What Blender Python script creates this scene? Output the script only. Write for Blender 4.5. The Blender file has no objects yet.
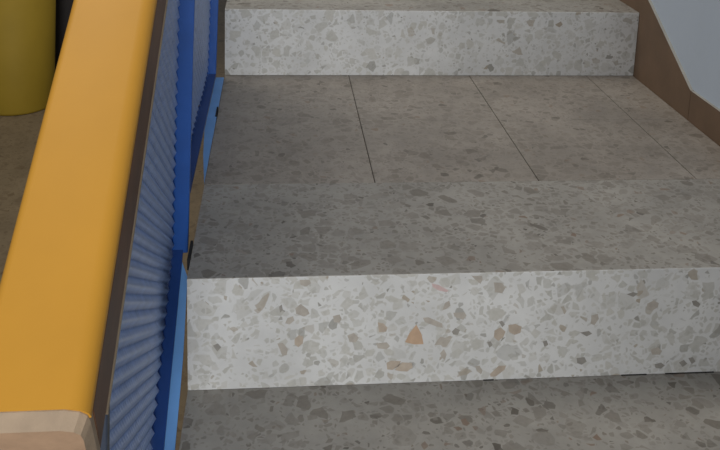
import bpy, bmesh, math, random
from mathutils import Vector, Matrix, Euler
random.seed(7)
S = bpy.context.scene
COL = S.collection

# ------------------------------------------------------------------ camera
F_PX, YAW, PITCH, ROLL = 881.64, 0.106915, 0.203443, -0.035304
CAM = Vector((0.11871, -1.14798, 0.68273))
fw = Vector((math.sin(YAW)*math.cos(PITCH), math.cos(YAW)*math.cos(PITCH), -math.sin(PITCH)))
rt = Vector((math.cos(YAW), -math.sin(YAW), 0))
dn = fw.cross(rt)
r2 = math.cos(ROLL)*rt + math.sin(ROLL)*dn
d2 = -math.sin(ROLL)*rt + math.cos(ROLL)*dn
cd = bpy.data.cameras.new('camera')
cd.sensor_fit = 'HORIZONTAL'; cd.sensor_width = 36.0
cd.lens = F_PX*36/720
cd.shift_x = -8.39/720; cd.shift_y = -251.98/720
cd.clip_start = 0.02
cam = bpy.data.objects.new('camera', cd); COL.objects.link(cam)
M3 = Matrix((r2, -d2, -fw)).transposed()
cam.matrix_world = Matrix.Translation(CAM) @ M3.to_4x4()
S.camera = cam

# ------------------------------------------------------------------ light
wd = bpy.data.worlds.new('world'); S.world = wd; wd.use_nodes = True
bg = wd.node_tree.nodes['Background']
bg.inputs[0].default_value = (0.80, 0.87, 1.0, 1); bg.inputs[1].default_value = 0.17

def area(name, loc, target, sx, sy, power, col, spread=180):
    l = bpy.data.lights.new(name, 'AREA'); l.shape = 'RECTANGLE'; l.size = sx; l.size_y = sy
    l.energy = power; l.color = col; l.spread = math.radians(spread)
    o = bpy.data.objects.new(name, l); COL.objects.link(o); o.location = loc
    o.rotation_euler = (Vector(target)-Vector(loc)).to_track_quat('-Z', 'Y').to_euler()
    return o
area('window_daylight', (0.2, -5.0, 1.25), (0.2, 0.0, 0.1), 1.0, 1.2, 180, (0.965, 0.985, 1.0))
area('hall_daylight', (-0.7, 1.1, 3.1), (-0.1, 0.8, 0.0), 1.6, 1.6, 48, (1.0, 0.945, 0.86))

S.view_settings.view_transform = 'Standard'; S.view_settings.look = 'None'
S.view_settings.exposure = 0.0; S.view_settings.gamma = 1.0
S.view_settings.use_curve_mapping = False

# ------------------------------------------------------------------ materials
def lin(r, g, b):
    f = lambda c: c/12.92 if c <= .04045 else ((c+.055)/1.055)**2.4
    return (f(r/255), f(g/255), f(b/255), 1)

class NT:
    def __init__(s, name):
        s.m = bpy.data.materials.new(name); s.m.use_nodes = True
        s.t = s.m.node_tree; s.b = s.t.nodes['Principled BSDF']
    def n(s, typ, **kw):
        x = s.t.nodes.new(typ)
        for k, v in kw.items(): setattr(x, k, v)
        return x
    def l(s, a, b): s.t.links.new(a, b)
    def math(s, op, a, b=None, c=None):
        x = s.n('ShaderNodeMath', operation=op)
        for i, v in enumerate((a, b, c)):
            if v is None: continue
            if isinstance(v, (int, float)): x.inputs[i].default_value = v
            else: s.l(v, x.inputs[i])
        return x.outputs[0]
    def mix(s, fac, a, b, typ='MIX'):
        x = s.n('ShaderNodeMix', data_type='RGBA', blend_type=typ)
        for i, v in ((0, fac), (6, a), (7, b)):
            if isinstance(v, (int, float)): x.inputs[i].default_value = v
            elif isinstance(v, tuple): x.inputs[i].default_value = v
            else: s.l(v, x.inputs[i])
        return x.outputs[2]
    def ramp(s, fac, stops, interp='LINEAR'):
        x = s.n('ShaderNodeValToRGB'); x.color_ramp.interpolation = interp
        e = x.color_ramp.elements
        while len(e) < len(stops): e.new(0.5)
        for i, (p, c) in enumerate(stops): e[i].position = p; e[i].color = c
        s.l(fac, x.inputs[0]); return x.outputs[0]
    def noise(s, vec, scale, detail=3, rough=.55):
        x = s.n('ShaderNodeTexNoise'); x.inputs['Scale'].default_value = scale
        x.inputs['Detail'].default_value = detail; x.inputs['Roughness'].default_value = rough
        s.l(vec, x.inputs['Vector']); return x
    def rng(s, v, a, b, c=0., d=1.):
        x = s.n('ShaderNodeMapRange'); s.l(v, x.inputs[0])
        for i, q in enumerate((a, b, c, d)): x.inputs[i+1].default_value = q
        return x.outputs[0]
    def bump(s, h, strength, dist=.001):
        x = s.n('ShaderNodeBump'); x.inputs['Strength'].default_value = strength
        x.inputs['Distance'].default_value = dist
        s.l(h, x.inputs['Height']); s.l(x.outputs[0], s.b.inputs['Normal'])

def plain(name, rgb, rough=.5, var=.10, scale=18, bump=.0, metal=0, spec=.5):
    k = NT(name); g = k.n('ShaderNodeNewGeometry')
    n = k.noise(g.outputs['Position'], scale, 4)
    c = lin(*rgb)
    lo = tuple(x*(1-var) for x in c[:3])+(1,); hi = tuple(min(1, x*(1+var)) for x in c[:3])+(1,)
    k.l(k.ramp(n.outputs[0], [(.3, lo), (.7, hi)]), k.b.inputs['Base Color'])
    k.b.inputs['Roughness'].default_value = rough; k.b.inputs['Metallic'].default_value = metal
    k.b.inputs['Specular IOR Level'].default_value = spec
    if bump:
        n2 = k.noise(g.outputs['Position'], scale*12, 3); k.bump(n2.outputs[0], bump)
    return k.m

def terrazzo(name, matrix, chipA, chipB, brown, dark, big_scale, dirt, rough, seed, chip_k=1.0):
    """angular marble chips set in a cement matrix"""
    k = NT(name); g = k.n('ShaderNodeNewGeometry')
    off = k.n('ShaderNodeVectorMath', operation='ADD'); k.l(g.outputs['Position'], off.inputs[0])
    off.inputs[1].default_value = (seed*1.7, seed*2.3, seed*.9)
    pos = off.outputs[0]
    warp = k.noise(pos, 26, 2)
    wv = k.n('ShaderNodeVectorMath', operation='SCALE'); k.l(warp.outputs['Color'], wv.inputs[0]); wv.inputs[3].default_value = .016
    ad = k.n('ShaderNodeVectorMath', operation='ADD'); k.l(pos, ad.inputs[0]); k.l(wv.outputs[0], ad.inputs[1])
    p = ad.outputs[0]
    base = k.noise(pos, 9, 4)
    m0 = lin(*matrix)
    col = k.ramp(base.outputs[0], [(.3, tuple(x*.90 for x in m0[:3])+(1,)), (.7, tuple(min(1, x*1.08) for x in m0[:3])+(1,))])
    for (sc, thr, soft, present, br) in ((big_scale*3.3, .10, .06, .55, .03), (big_scale*1.75, .07, .05, .50, .06), (big_scale, .06, .035, .42, .10)):
        v = k.n('ShaderNodeTexVoronoi', feature='F1'); v.inputs['Scale'].default_value = sc; k.l(p, v.inputs['Vector'])
        e = k.n('ShaderNodeTexVoronoi', feature='DISTANCE_TO_EDGE'); e.inputs['Scale'].default_value = sc; k.l(p, e.inputs['Vector'])
        sep = k.n('ShaderNodeSeparateColor'); k.l(v.outputs['Color'], sep.inputs[0])
        thr_r = k.math('MULTIPLY_ADD', sep.outputs[2], .11, thr)
        shape = k.math('SUBTRACT', e.outputs['Distance'], thr_r)
        shape = k.rng(shape, 0, soft)
        pres = k.math('LESS_THAN', sep.outputs[0], present)
        mask = k.math('MULTIPLY', shape, pres)
        mask = k.math('MULTIPLY', mask, k.rng(sep.outputs[1], 0, 1, .35*chip_k, 1.0*chip_k))
        cc = k.ramp(sep.outputs[2], [(0, lin(*dark)), (.10, lin(*chipA)), (.52, lin(*chipB)), (1-br-.02, lin(*chipA)), (1-br+.02, lin(*brown))])
        fine = k.noise(pos, 160, 2)
        cc = k.mix(.18, cc, k.ramp(fine.outputs[0], [(.3, (.25, .24, .22, 1)), (.7, (.8, .78, .74, 1))]), 'SOFT_LIGHT')
        col = k.mix(mask, col, cc)
    d = k.noise(pos, 5.5, 5, .65); d2 = k.noise(pos, 55, 3)
    dd = k.rng(d.outputs[0], .35, .7, 1-dirt, 1)
    dd = k.math('MULTIPLY', dd, k.rng(d2.outputs[0], .3, .7, 1-dirt*.4, 1))
    cb = k.n('ShaderNodeCombineColor')
    for i in range(3): k.l(dd, cb.inputs[i])
    col = k.mix(1.0, col, cb.outputs[0], 'MULTIPLY')
    k.l(col, k.b.inputs['Base Color'])
    k.b.inputs['Roughness'].default_value = rough
    k.b.inputs['Specular IOR Level'].default_value = .3
    k.bump(d2.outputs[0], .12, .0006)
    return k.m

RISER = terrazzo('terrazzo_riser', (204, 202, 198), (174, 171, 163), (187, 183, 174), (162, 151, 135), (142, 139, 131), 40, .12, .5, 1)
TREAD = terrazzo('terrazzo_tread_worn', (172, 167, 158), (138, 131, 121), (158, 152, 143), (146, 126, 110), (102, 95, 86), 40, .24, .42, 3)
TILE = terrazzo('terrazzo_landing_worn', (166, 157, 146), (134, 125, 114), (152, 143, 132), (146, 126, 108), (102, 95, 85), 44, .26, .42, 5, .8)
SIDE = plain('terrazzo_plain_side', (150, 143, 128), .7, .12, 40, .1)
DGAP = plain('open_joint_dirt', (40, 37, 34), .95)
JOINT = plain('joint_dirt', (66, 58, 50), .9)
FLOORM = terrazzo('hall_floor_stone', (128, 112, 88), (104, 88, 68), (118, 102, 80), (92, 74, 54), (70, 58, 44), 30, .15, .5, 9, .6)
WALLM = plain('painted_wall', (197, 208, 220), .75, .03, 6, .25)
SKIRT = plain('brown_skirting', (120, 97, 76), .6, .14, 11, .08)
LEDGE = plain('skirting_ledge_pale', (166, 163, 154), .8)
GROUT = plain('skirting_joint', (170, 140, 126), .9)
DARKW = plain('dark_brown_wall', (31, 24, 21), .7, .15, 6)
BLUE = plain('blue_enamel', (38, 86, 160), .35, .08, 25, .04)
NAVY = plain('navy_enamel', (32, 66, 128), .40, .10, 25, .04)
GNAVY = plain('grey_navy_post', (52, 60, 74), .5, .1, 25)
LBLUE = plain('light_blue_enamel', (112, 164, 222), .42, .06, 25, .05)
MESHM = plain('perforated_blue_sheet', (160, 182, 226), .38, .10, 30, .03)
YEL = plain('yellow_paint', (202, 145, 48), .55, .05, 9, .06, spec=.3)
WOODB = plain('brown_worn_wood', (98, 62, 36), .6, .25, 22, .1)
WOODE = plain('bare_end_wood', (172, 140, 112), .75, .12, 60, .2)
WOODC = plain('bare_end_wood_pale', (166, 143, 118), .75, .12, 60, .2)
STEEL = plain('grey_steel', (150, 132, 110), .5, .1, 30)
BIN = plain('olive_yellow_plastic', (144, 118, 34), .65, .05, 7, .03, spec=.25)
RUBBER = plain('black_rubber', (18, 18, 20), .8)
OCHIP = plain('orange_brown_chip', (172, 144, 118), .5, .1, 90)
BCHIP = plain('brown_chip', (166, 152, 136), .5, .12, 90)
GCHIP = plain('grey_brown_chip', (162, 154, 143), .5, .12, 90)
RCHIP = plain('red_chip', (186, 162, 157), .5, .12, 90)
DCHIP = plain('dark_chip', (136, 131, 123), .5, .12, 90)

# ------------------------------------------------------------------ helpers
def obj(name, bm, mats, parent=None, smooth=False, bevel=0, segs=2):
    me = bpy.data.meshes.new(name)
    bmesh.ops.recalc_face_normals(bm, faces=bm.faces[:])
    bm.to_mesh(me); bm.free()
    for m in (mats if isinstance(mats, (list, tuple)) else [mats]): me.materials.append(m)
    if smooth:
        for p in me.polygons: p.use_smooth = True
    o = bpy.data.objects.new(name, me); COL.objects.link(o)
    if parent: o.parent = parent
    if bevel:
        b = o.modifiers.new('bevel', 'BEVEL'); b.width = bevel; b.segments = segs
        b.limit_method = 'ANGLE'; b.angle_limit = math.radians(40)
    return o
def box(bm, x0, x1, y0, y1, z0, z1, mi=0):
    v = [bm.verts.new((x, y, z)) for x in (x0, x1) for y in (y0, y1) for z in (z0, z1)]
    for f in ((0,1,3,2), (4,6,7,5), (0,4,5,1), (2,3,7,6), (0,2,6,4), (1,5,7,3)):
        bm.faces.new([v[i] for i in f]).material_index = mi
def prism_yz(bm, pts, x0, x1, mi=0):
    a = [bm.verts.new((x0, y, z)) for y, z in pts]; b = [bm.verts.new((x1, y, z)) for y, z in pts]
    bm.faces.new(a).material_index = mi; bm.faces.new(b[::-1]).material_index = mi
    n = len(pts)
    for i in range(n): bm.faces.new((a[i], a[(i+1) % n], b[(i+1) % n], b[i])).material_index = mi
def thing(name, label, cat, loc=(0, 0, 0)):
    o = bpy.data.objects.new(name, None); COL.objects.link(o); o.location = loc
    o.empty_display_size = .1; o['label'] = label; o['category'] = cat; return o
def struct(name, bm, m, **kw):
    o = obj(name, bm, m, **kw); o['kind'] = 'structure'; return o

# ------------------------------------------------------------------ the setting
W, SL, TL, D = 1.02296, 0.3041, 0.3, 0.9062
H1, H2, GO = 0.1781, 0.1649, 0.3041
FZ = -4*H1
bm = bmesh.new(); box(bm, -4.5, 3.0, -6.0, 5.0, FZ-.1, FZ); struct('floor', bm, FLOORM)
bm = bmesh.new(); box(bm, W+.007, W+.16, -2.2, 4.0, FZ, 2.6); struct('wall_right', bm, WALLM)
bm = bmesh.new(); box(bm, -4.5, -.30, 2.95, 3.1, FZ, 2.6); struct('wall_far', bm, DARKW)

bm = bmesh.new(); box(bm, .50, W+.16, -2.3, -2.2, FZ, 2.6); struct('light_blocker_back', bm, WALLM)  # unseen stub added behind the camera to shade the right of the steps

# brown skirting that follows the flight: below the landing, along it, up the next steps
def skirt(name, pts):
    bm = bmesh.new(); prism_yz(bm, pts, W, W+.007)
    bm.normal_update(); bmesh.ops.recalc_face_normals(bm, faces=bm.faces[:])
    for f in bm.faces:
        if f.normal.z > .4: f.material_index = 1  # upward faces take the paler ledge colour
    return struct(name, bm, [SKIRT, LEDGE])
sl = H1/GO
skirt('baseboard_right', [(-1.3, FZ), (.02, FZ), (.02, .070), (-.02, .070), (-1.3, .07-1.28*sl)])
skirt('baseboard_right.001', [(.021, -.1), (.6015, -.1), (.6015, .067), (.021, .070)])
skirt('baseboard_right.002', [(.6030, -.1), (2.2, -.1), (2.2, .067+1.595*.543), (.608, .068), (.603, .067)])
bm = bmesh.new(); box(bm, W+.0012, W+.0068, .6014, .6031, .02, .066); struct('trim_1', bm, GROUT)

# ------------------------------------------------------------------ staircase
st = thing('staircase', 'speckled grey terrazzo staircase with a tiled landing between brown skirting and blue railing', 'stairs')
XR = W-.0008
def slab(name, y0, y1, z, th, mat):
    bm = bmesh.new(); box(bm, 0, XR, y0, y1, z-th, z); return obj(name, bm, mat, st, bevel=.0016)
# the solid core under everything, a hair inside the slabs
bm = bmesh.new()
pts = [(-3*GO+.012, FZ)]
for i in range(3, -1, -1):
    y = -i*GO+.012
    pts += [(y, -i*H1-H1), (y, -i*H1-.0045)]
    nx = y+GO if i else D+.012
    pts += [(nx, -i*H1-.0045)] if i else [(D+.012, -.0045)]
top = H2
pts += [(D+.012, top-.0045), (D+GO+.012, top-.0045), (D+GO+.012, 2*top-.0045), (D+2*GO, 2*top-.0045), (D+2*GO, FZ)]
clean = [pts[0]]
for q in pts[1:]:
    if (abs(q[0]-clean[-1][0])+abs(q[1]-clean[-1][1])) > 1e-5: clean.append(q)
prism_yz(bm, clean, .001, W-.002)
obj('core', bm, SIDE, st)

def riser(y, z0, z1, name='riser'):
    bm = bmesh.new(); box(bm, 0, XR, y, y+.0118, z0+.0006, z1-.0042)
    return obj(name, bm, RISER, st)
def tread(y0, y1, z):
    """worn top over a slab whose nosing face is the same pale terrazzo as the risers"""
    bm = bmesh.new()
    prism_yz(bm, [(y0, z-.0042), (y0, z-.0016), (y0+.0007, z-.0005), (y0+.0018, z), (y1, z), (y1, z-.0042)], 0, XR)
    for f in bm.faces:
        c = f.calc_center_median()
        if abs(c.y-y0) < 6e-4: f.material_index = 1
        if c.x < 1e-4: f.material_index = 2
    return obj('tread', bm, [TREAD, RISER, SIDE], st)

for i in range(3, 0, -1):
    tread(-i*GO, .0119-(i-1)*GO if i == 1 else -(i-1)*GO+.0119, -i*H1)
    riser(-i*GO, -i*H1-H1, -i*H1)
tread(0, SL-.0004, 0)
# landing: a bed and two rows of square tiles
bm = bmesh.new(); box(bm, .002, XR-.001, SL-.0002, D+.0115, -.0042, -.0022); obj('landing_bed', bm, JOINT, st)
bm = bmesh.new()
xs = [0, .2999, .5999, .8999, XR]
ys = [SL, SL+.301, D+.0118]
for i in range(4):
    for j in range(2):
        gx0 = .0007 if i else 0; gx1 = .0007 if i < 3 else 0
        gy0 = .0004; gy1 = .0004
        box(bm, xs[i]+gx0, xs[i+1]-gx1, ys[j]+gy0, ys[j+1]-gy1, -.0021, 0)
obj('landing_tiles', bm, TILE, st, bevel=.0008, segs=1)
riser(D, 0, H2); tread(D, D+GO+.0119, H2)
riser(D+GO, H2, 2*H2); tread(D+GO, D+2*GO, 2*H2)

# the individual brown and red stone chips that stand out on the riser face
def pix_on(x, y, Y):
    v = (x-360-8.39)*r2/F_PX + (y-225+251.98)*d2/F_PX + fw
    t = (Y-CAM.y)/v.y; return CAM + v*t
CHIPS = []
def chips(polys, mi):
    for pl in polys:
        CHIPS.append(([(c.x, c.z) for c in (pix_on(x, y, 0) for x, y in pl)], mi))
def P(ox, oy, pl): return [(ox+x/3.6, oy+y/3.6) for x, y in pl]
A_ = lambda pl: P(184, 270, pl); B_ = lambda pl: P(360, 265, pl); C_ = lambda pl: P(540, 262, pl)
chips([
    B_([(95,352),(112,344),(148,346),(140,362),(118,378),(98,376)]),
    B_([(150,350),(186,352),(190,368),(170,384),(140,382),(124,378)]),
    B_([(64,206),(84,210),(100,226),(94,240),(68,242)]),
    B_([(534,216),(560,212),(582,222),(578,244),(556,252),(536,240)]),
    B_([(468,392),(500,362),(526,362),(522,376),(488,402),(470,402)]),
    B_([(484,236),(506,224),(524,240),(516,260),(498,274),(482,260)]),
    A_([(398,248),(414,234),(430,240),(428,264),(412,278),(398,268)])], 1)
chips([
    B_([(402,36),(440,34),(442,52),(434,68),(416,54)]),
    B_([(290,258),(312,262),(316,276),(298,288),(268,288),(280,268)]),
    B_([(482,62),(512,64),(524,82),(512,102),(486,98)]),
    B_([(296,164),(306,136),(322,128),(326,146),(312,158)]),
    B_([(336,172),(376,170),(384,182),(372,198),(340,186)]),
    B_([(226,190),(246,188),(296,210),(298,226),(276,222),(234,206)]),
    B_([(58,282),(96,278),(108,292),(96,304),(64,300)]),
    B_([(288,318),(302,302),(312,322),(306,342),(294,334)]),
    B_([(414,364),(430,362),(442,380),(436,394),(420,382)]),
    A_([(400,138),(420,122),(446,142),(452,158),(432,168),(404,158)]),
    A_([(336,264),(356,262),(374,284),(370,306),(354,310)]),
    A_([(372,174),(392,166),(398,182),(380,196),(364,192)]),
    A_([(536,166),(560,160),(568,176),(560,190),(540,188)]),
    A_([(588,236),(612,226),(630,244),(618,262),(596,258)]),
    A_([(416,30),(452,26),(458,48),(440,60),(420,54)]),
    C_([(386,150),(410,138),(428,148),(424,164),(402,176),(384,170)]),
    C_([(398,316),(424,306),(440,320),(432,334),(404,334)]),
    C_([(186,192),(208,186),(212,204),(196,228),(182,222)])], 2)
chips([
    A_([(342,132),(352,124),(356,144),(346,154)]), A_([(104,272),(122,264),(134,278),(120,294)]),
    B_([(330,240),(344,226),(360,234),(352,252),(336,250)]), B_([(458,278),(470,274),(478,288),(466,298)]),
    B_([(500,204),(512,200),(522,214),(512,224)]),
    C_([(312,116),(336,108),(354,114),(336,126)]), C_([(546,140),(562,138),(578,152),(570,164),(552,156)]),
    C_([(412,368),(436,362),(450,372),(436,384),(416,382)]), C_([(534,346),(550,342),(560,358),(546,368)]),
    C_([(132,346),(160,342),(168,358),(150,370),(134,364)]), C_([(144,254),(176,248),(188,258),(168,268)]),
    C_([(500,362),(518,352),(530,366),(514,378)]), C_([(10,286),(24,282),(30,298),(16,306)])], 3)
chips([B_([(258,66),(284,72),(320,92),(312,98),(284,92),(262,80)])], 4)

chips([B_([(203,214),(222,250),(229,285),(195,286),(162,278),(178,245)])], 5)
# front face of the first riser: the outline and the chip outlines filled as one connected mesh
bm = bmesh.new()
zt, zb = -.0042, -H1+.0006
def loop(pts):
    v = [bm.verts.new((x, 0, z)) for x, z in pts]
    return v, [bm.edges.new((v[i], v[(i+1) % len(v)])) for i in range(len(v))]
rim_v, edges = loop([(0, zb), (XR, zb), (XR, zt), (0, zt)])
fl = []
for pts, mi in CHIPS:
    pts = [(x, min(max(z, zb+.001), zt-.0008)) for x, z in pts]
    v, e = loop(pts); edges += e; fl.append((v, mi))
bmesh.ops.triangle_fill(bm, use_beauty=True, edges=edges, normal=(0, -1, 0))
for v, mi in fl:
    try: bm.faces.new(v).material_index = mi
    except ValueError: pass
back = [bm.verts.new((q.co.x, .0118, q.co.z)) for q in rim_v]
for i in range(4): bm.faces.new((rim_v[i], rim_v[(i+1) % 4], back[(i+1) % 4], back[i]))
bm.faces.new(back[::-1])
obj('riser', bm, [RISER, BCHIP, GCHIP, DCHIP, RCHIP, OCHIP], st)
for xa, xb in ((.437, .453), (.652, .692), (.722, .800)):
    bm = bmesh.new(); box(bm, xa, xb, -.0012, .002, -H1-.0005, -H1+.0014); obj('open_joint', bm, DGAP, st)

# ------------------------------------------------------------------ railing
KX = .032                                    # the guard leans a little in over the stairs
XL, XRr = -.042, -.020
SLP = .578                                   # 30 degrees, the pitch of the flight
def zr(y): return .010 if y >= .262 else .010-(.262-y)*SLP
def lean(o):
    for v in o.data.vertices: v.co.x += KX*max(0, v.co.z-zr(v.co.y))
rail = thing('stair_railing', 'blue stair railing with perforated metal panels under a thick yellow handrail', 'railing')

# posts: flat bars
YP1, YP2, YP0 = .165, .885, -.578
HT = lambda y: .345+(.56 if y < .2 else 0)
def top_line(y):                              # underside of the handrail
    return (.3525+(y+.683)*SLP-.095-.028) if y < .21 else .752
def post(y, z0, z1, xr=XRr, m=None):
    bm = bmesh.new(); box(bm, XL, xr, y, y+.012, z0, z1)
    o = obj('post', bm, m or BLUE, rail, bevel=.001, segs=1); lean(o); return o
post(YP0, zr(YP0)+.004, top_line(YP0)+.01, m=GNAVY)  # near post in a darker, greyer tone than the other posts
post(YP1, zr(YP1)-.006, top_line(YP1)+.02, -.0155)
post(YP2, .006, .77)

# bottom rails: thin flat bars, level along the landing and pitched with the flight
bm = bmesh.new(); prism_yz(bm, [(.262, .010), (YP2+.012, .010), (YP2+.012, .005), (.262, .005)], XL, XRr)
lean(obj('bottom_rail', bm, NAVY, rail))
bm = bmesh.new(); y0 = YP0-.06
prism_yz(bm, [(y0, zr(y0)), (.2615, zr(.2615)), (.2615, zr(.2615)-.006), (y0, zr(y0)-.006)], XL, -.0228)
lean(obj('bottom_rail', bm, NAVY, rail))
# light blue flanges bolted between the bottom rails and the edge of the stairs
def flange(pts, zf):
    bm = bmesh.new()
    a = [bm.verts.new((x, y, zf(y))) for x, y in pts]; b = [bm.verts.new((x, y, zf(y)-.004)) for x, y in pts]
    bm.faces.new(a); bm.faces.new(b[::-1]); n = len(a)
    for i in range(n): bm.faces.new((a[i], a[(i+1) % n], b[(i+1) % n], b[i]))
    o = obj('mounting_flange', bm, LBLUE, rail); o['label'] = 'light blue flange'; return o
flange([(-.0197, .880), (-.0006, .880), (-.0006, .305), (-.0060, .36), (-.0125, .43), (-.0197, .55)], lambda y: .0035)
flange([(-.0238, -.46), (-.0238, .155), (-.0125, .130), (-.0085, .02), (-.0085, -.46)], lambda y: zr(y)-.0075)
# black rubber packers between rail and step
for (yy, zz, w) in ((.075, -.002, .0040), (.650, -.001, .0032)):
    bm = bmesh.new(); box(bm, -.0006-w, -.0006, yy-.028, yy+.028, zz-.012, zz+.006)
    obj('rubber_packer', bm, RUBBER, rail, bevel=.001)

# perforated panels: slotted holes in rows falling away from the camera
def panel(ya, yb, zlo, zhi, drop, pv=.0198, a=.0166):
    """sheet in the YZ plane; hex lattice whose main rows fall at `drop`"""
    bm = bmesh.new(); th = .0026; xc = XL-.001
    pr = pv*math.cos(drop)                   # distance between rows
    e1 = Vector((math.cos(drop), -math.sin(drop))); e2 = Vector((math.sin(drop), math.cos(drop)))
    hx, hy = a*.5, pr*.5
    NS = 8; rx, ry = a*.41, pr*.23; AMP = .0048
    cache = {}
    def vert(y, z_, s, hh):
        kx = (round(y, 5), round(z_, 5), s)
        if kx not in cache: cache[kx] = bm.verts.new((xc+(th/2 if s else -th/2)+hh*AMP, y, z_))
        return cache[kx]
    R_ = 160
    for j in range(-R_, R_):
        for i in range(-R_, R_):
            off = .5 if j % 2 else 0
            c = e1*((i+off)*a)+e2*(j*pr)
            y, zz = c.x+(ya+yb)/2, c.y+.30
            if y < ya or y > yb: continue
            if zz < zlo(y) or zz > zhi(y): continue
            outer = [c+e1*u+e2*v for u, v in ((hx, -hy), (hx, 0), (hx, hy), (0, hy), (-hx, hy), (-hx, 0), (-hx, -hy), (0, -hy))]
            inner = []
            for u, v in ((1, -1), (1, 0), (1, 1), (0, 1), (-1, 1), (-1, 0), (-1, -1), (0, -1)):
                n = math.hypot(u, v); inner.append(c+e1*(u/n*rx)+e2*(v/n*ry))
            dy, dz = (ya+yb)/2, .30
            for s in (0, 1):
                # the strip between two rows of holes is pressed into a shallow ridge
                O = [vert(q.x+dy, q.y+dz, s, hh) for q, hh in zip(outer, (1, 0, 1, 1, 1, 0, 1, 1))]
                I = [bm.verts.new((xc+(th/2 if s else -th/2)+.1*AMP, q.x+dy, q.y+dz)) for q in inner]
                if s == 0: O0, I0 = O, I
                for q in range(8):
                    bm.faces.new((O[q], O[(q+1) % 8], I[(q+1) % 8], I[q]))
            for q in range(8): bm.faces.new((I0[q], I0[(q+1) % 8], I[(q+1) % 8], I[q]))
    o = obj('perforated_panel', bm, MESHM, rail, smooth=True); lean(o); return o
panel(YP0+.004, YP1+.004, lambda y: zr(y)+.004, lambda y: top_line(y)+.0, math.radians(32))
panel(YP1+.016, YP2+.004, lambda y: .016, lambda y: .74, math.radians(32))

# handrail: wooden rail, yellow paint on top, bare wood at its cut end
HX0, HX1 = -.0535, .0155
yE, zE = -.6915, .330                          # near top edge of the rail
ang = math.atan(SLP); ux = Vector((0, math.cos(ang), math.sin(ang))); un = Vector((0, -math.sin(ang), math.cos(ang)))
def rail_sweep(prof, stations):
    """prof: list of (x, n) points; stations: list of (origin, normal scale vector)"""
    bm = bmesh.new(); rings = []
    for o, n in stations: rings.append([bm.verts.new((x, o.y+n.y*h, o.z+n.z*h)) for x, h in prof])
    k = len(prof)
    for a, b in zip(rings, rings[1:]):
        for i in range(k): bm.faces.new((a[i], a[(i+1) % k], b[(i+1) % k], b[i]))
    bm.faces.new(rings[0]); bm.faces.new(rings[-1][::-1]); return bm
E0 = Vector((0, yE, zE))
LEN = (.235-yE)/math.cos(ang)
K = E0+ux*LEN; mit = (un+Vector((0, 0, 1))).normalized(); mit = mit/mit.dot(un)
FAR = Vector((0, .95, K.z))
def st_list(near): return [(E0+ux*near, un), (K, mit), (FAR, Vector((0, 0, 1)))]
r = .012
capp = []
for (rr, sgn) in ((r, 1), (.006, -1)):
    cx = HX1-rr if sgn == 1 else HX0+rr
    arc = [(cx+sgn*rr*math.sin(t), -rr+rr*math.cos(t)) for t in [math.radians(a) for a in (0, 22, 45, 68, 90)]]
    capp += arc[::-1] if sgn == 1 else arc
capp = [(HX1-.0005, -.0132)]+capp+[(HX0+.0005, -.0132)]
hr = obj('handrail', rail_sweep([(HX1, -.0133), (HX0, -.0133), (HX0, -.073), (HX0+.006, -.077), (HX1-.006, -.077), (HX1-.003, -.073)], st_list(.0065)), WOODB, rail)
hr['label'] = 'thick handrail, yellow on top with brown sides and a bare wooden end'
o = obj('yellow_top', rail_sweep(capp, st_list(.0012)), YEL, hr, smooth=True)
for p_ in o.data.polygons:
    if len(p_.vertices) > 4: p_.use_smooth = False
o.data.set_sharp_from_angle(angle=math.radians(40))
o['label'] = 'yellow painted top'
# bare end: chamfered pale lip above a darker sawn face
bm = bmesh.new()
ep = [(HX0+.001, -.018), (HX0, -.073), (HX0+.004, -.077), (HX1-.007, -.077), (HX1-.003, -.073), (HX1-.001, -.018), (HX1-.0018, -.009), (HX1-.0055, -.0038), (HX1-.0135, -.0006), (HX0+.0135, -.0006), (HX0+.0055, -.0038), (HX0+.0018, -.009)]
def ring(off, ins, dn_):
    cxm = (HX0+HX1)/2; out = []
    for x, h in ep:
        X = cxm+(x-cxm)*(1-ins); Hh = -.04+(h+.04)*(1-dn_)
        q = E0+ux*off+un*Hh; out.append(bm.verts.new((X, q.y, q.z)))
    return out
a = ring(.0062, 0, 0); b = ring(.0005, 0, 0); c = ring(-.0085, .09, .13)
for p_, q_ in ((a, b), (b, c)):
    for i in range(len(ep)): bm.faces.new((p_[i], p_[(i+1) % len(ep)], q_[(i+1) % len(ep)], q_[i])).material_index = 1
bm.faces.new(c).material_index = 0; bm.faces.new(a[::-1]).material_index = 1
o = obj('bare_end', bm, [WOODE, WOODC], hr); o['label'] = 'bare pale wooden end'
# flat steel bar the wood is screwed to
o = obj('rail_bar', rail_sweep([(HX1-.0025, -.0772), (HX0+.0025, -.0772), (HX0+.0025, -.081), (HX1-.0025, -.081)], st_list(.03)), STEEL, rail)
o['label'] = 'grey metal bar under the handrail'

# ------------------------------------------------------------------ the yellow bin beside the stairs
bn = thing('waste_bin', 'round olive yellow plastic bin on the hall floor left of the handrail', 'bin', (-.9995, 2.6505, FZ))
def lathe(prof, n=64):
    bm = bmesh.new(); rings = []
    for r_, z_ in prof: rings.append([bm.verts.new((r_*math.cos(2*math.pi*i/n), r_*math.sin(2*math.pi*i/n), z_)) for i in range(n)])
    for A, B in zip(rings, rings[1:]):
        for i in range(n): bm.faces.new((A[i], A[(i+1) % n], B[(i+1) % n], B[i]))
    return bm, rings
bm, rg = lathe([(.146, .0), (.1525, .004), (.1545, .012), (.188, .74), (.185, .74), (.150, .012)])
bm.faces.new(rg[0][::-1]); bm.faces.new(rg[-1])
obj('body', bm, BIN, bn, smooth=True)
bm, rg = lathe([(.184, .728), (.196, .728), (.199, .738), (.196, .752), (.188, .756), (.184, .75), (.184, .728)])
obj('rim', bm, BIN, bn, smooth=True)
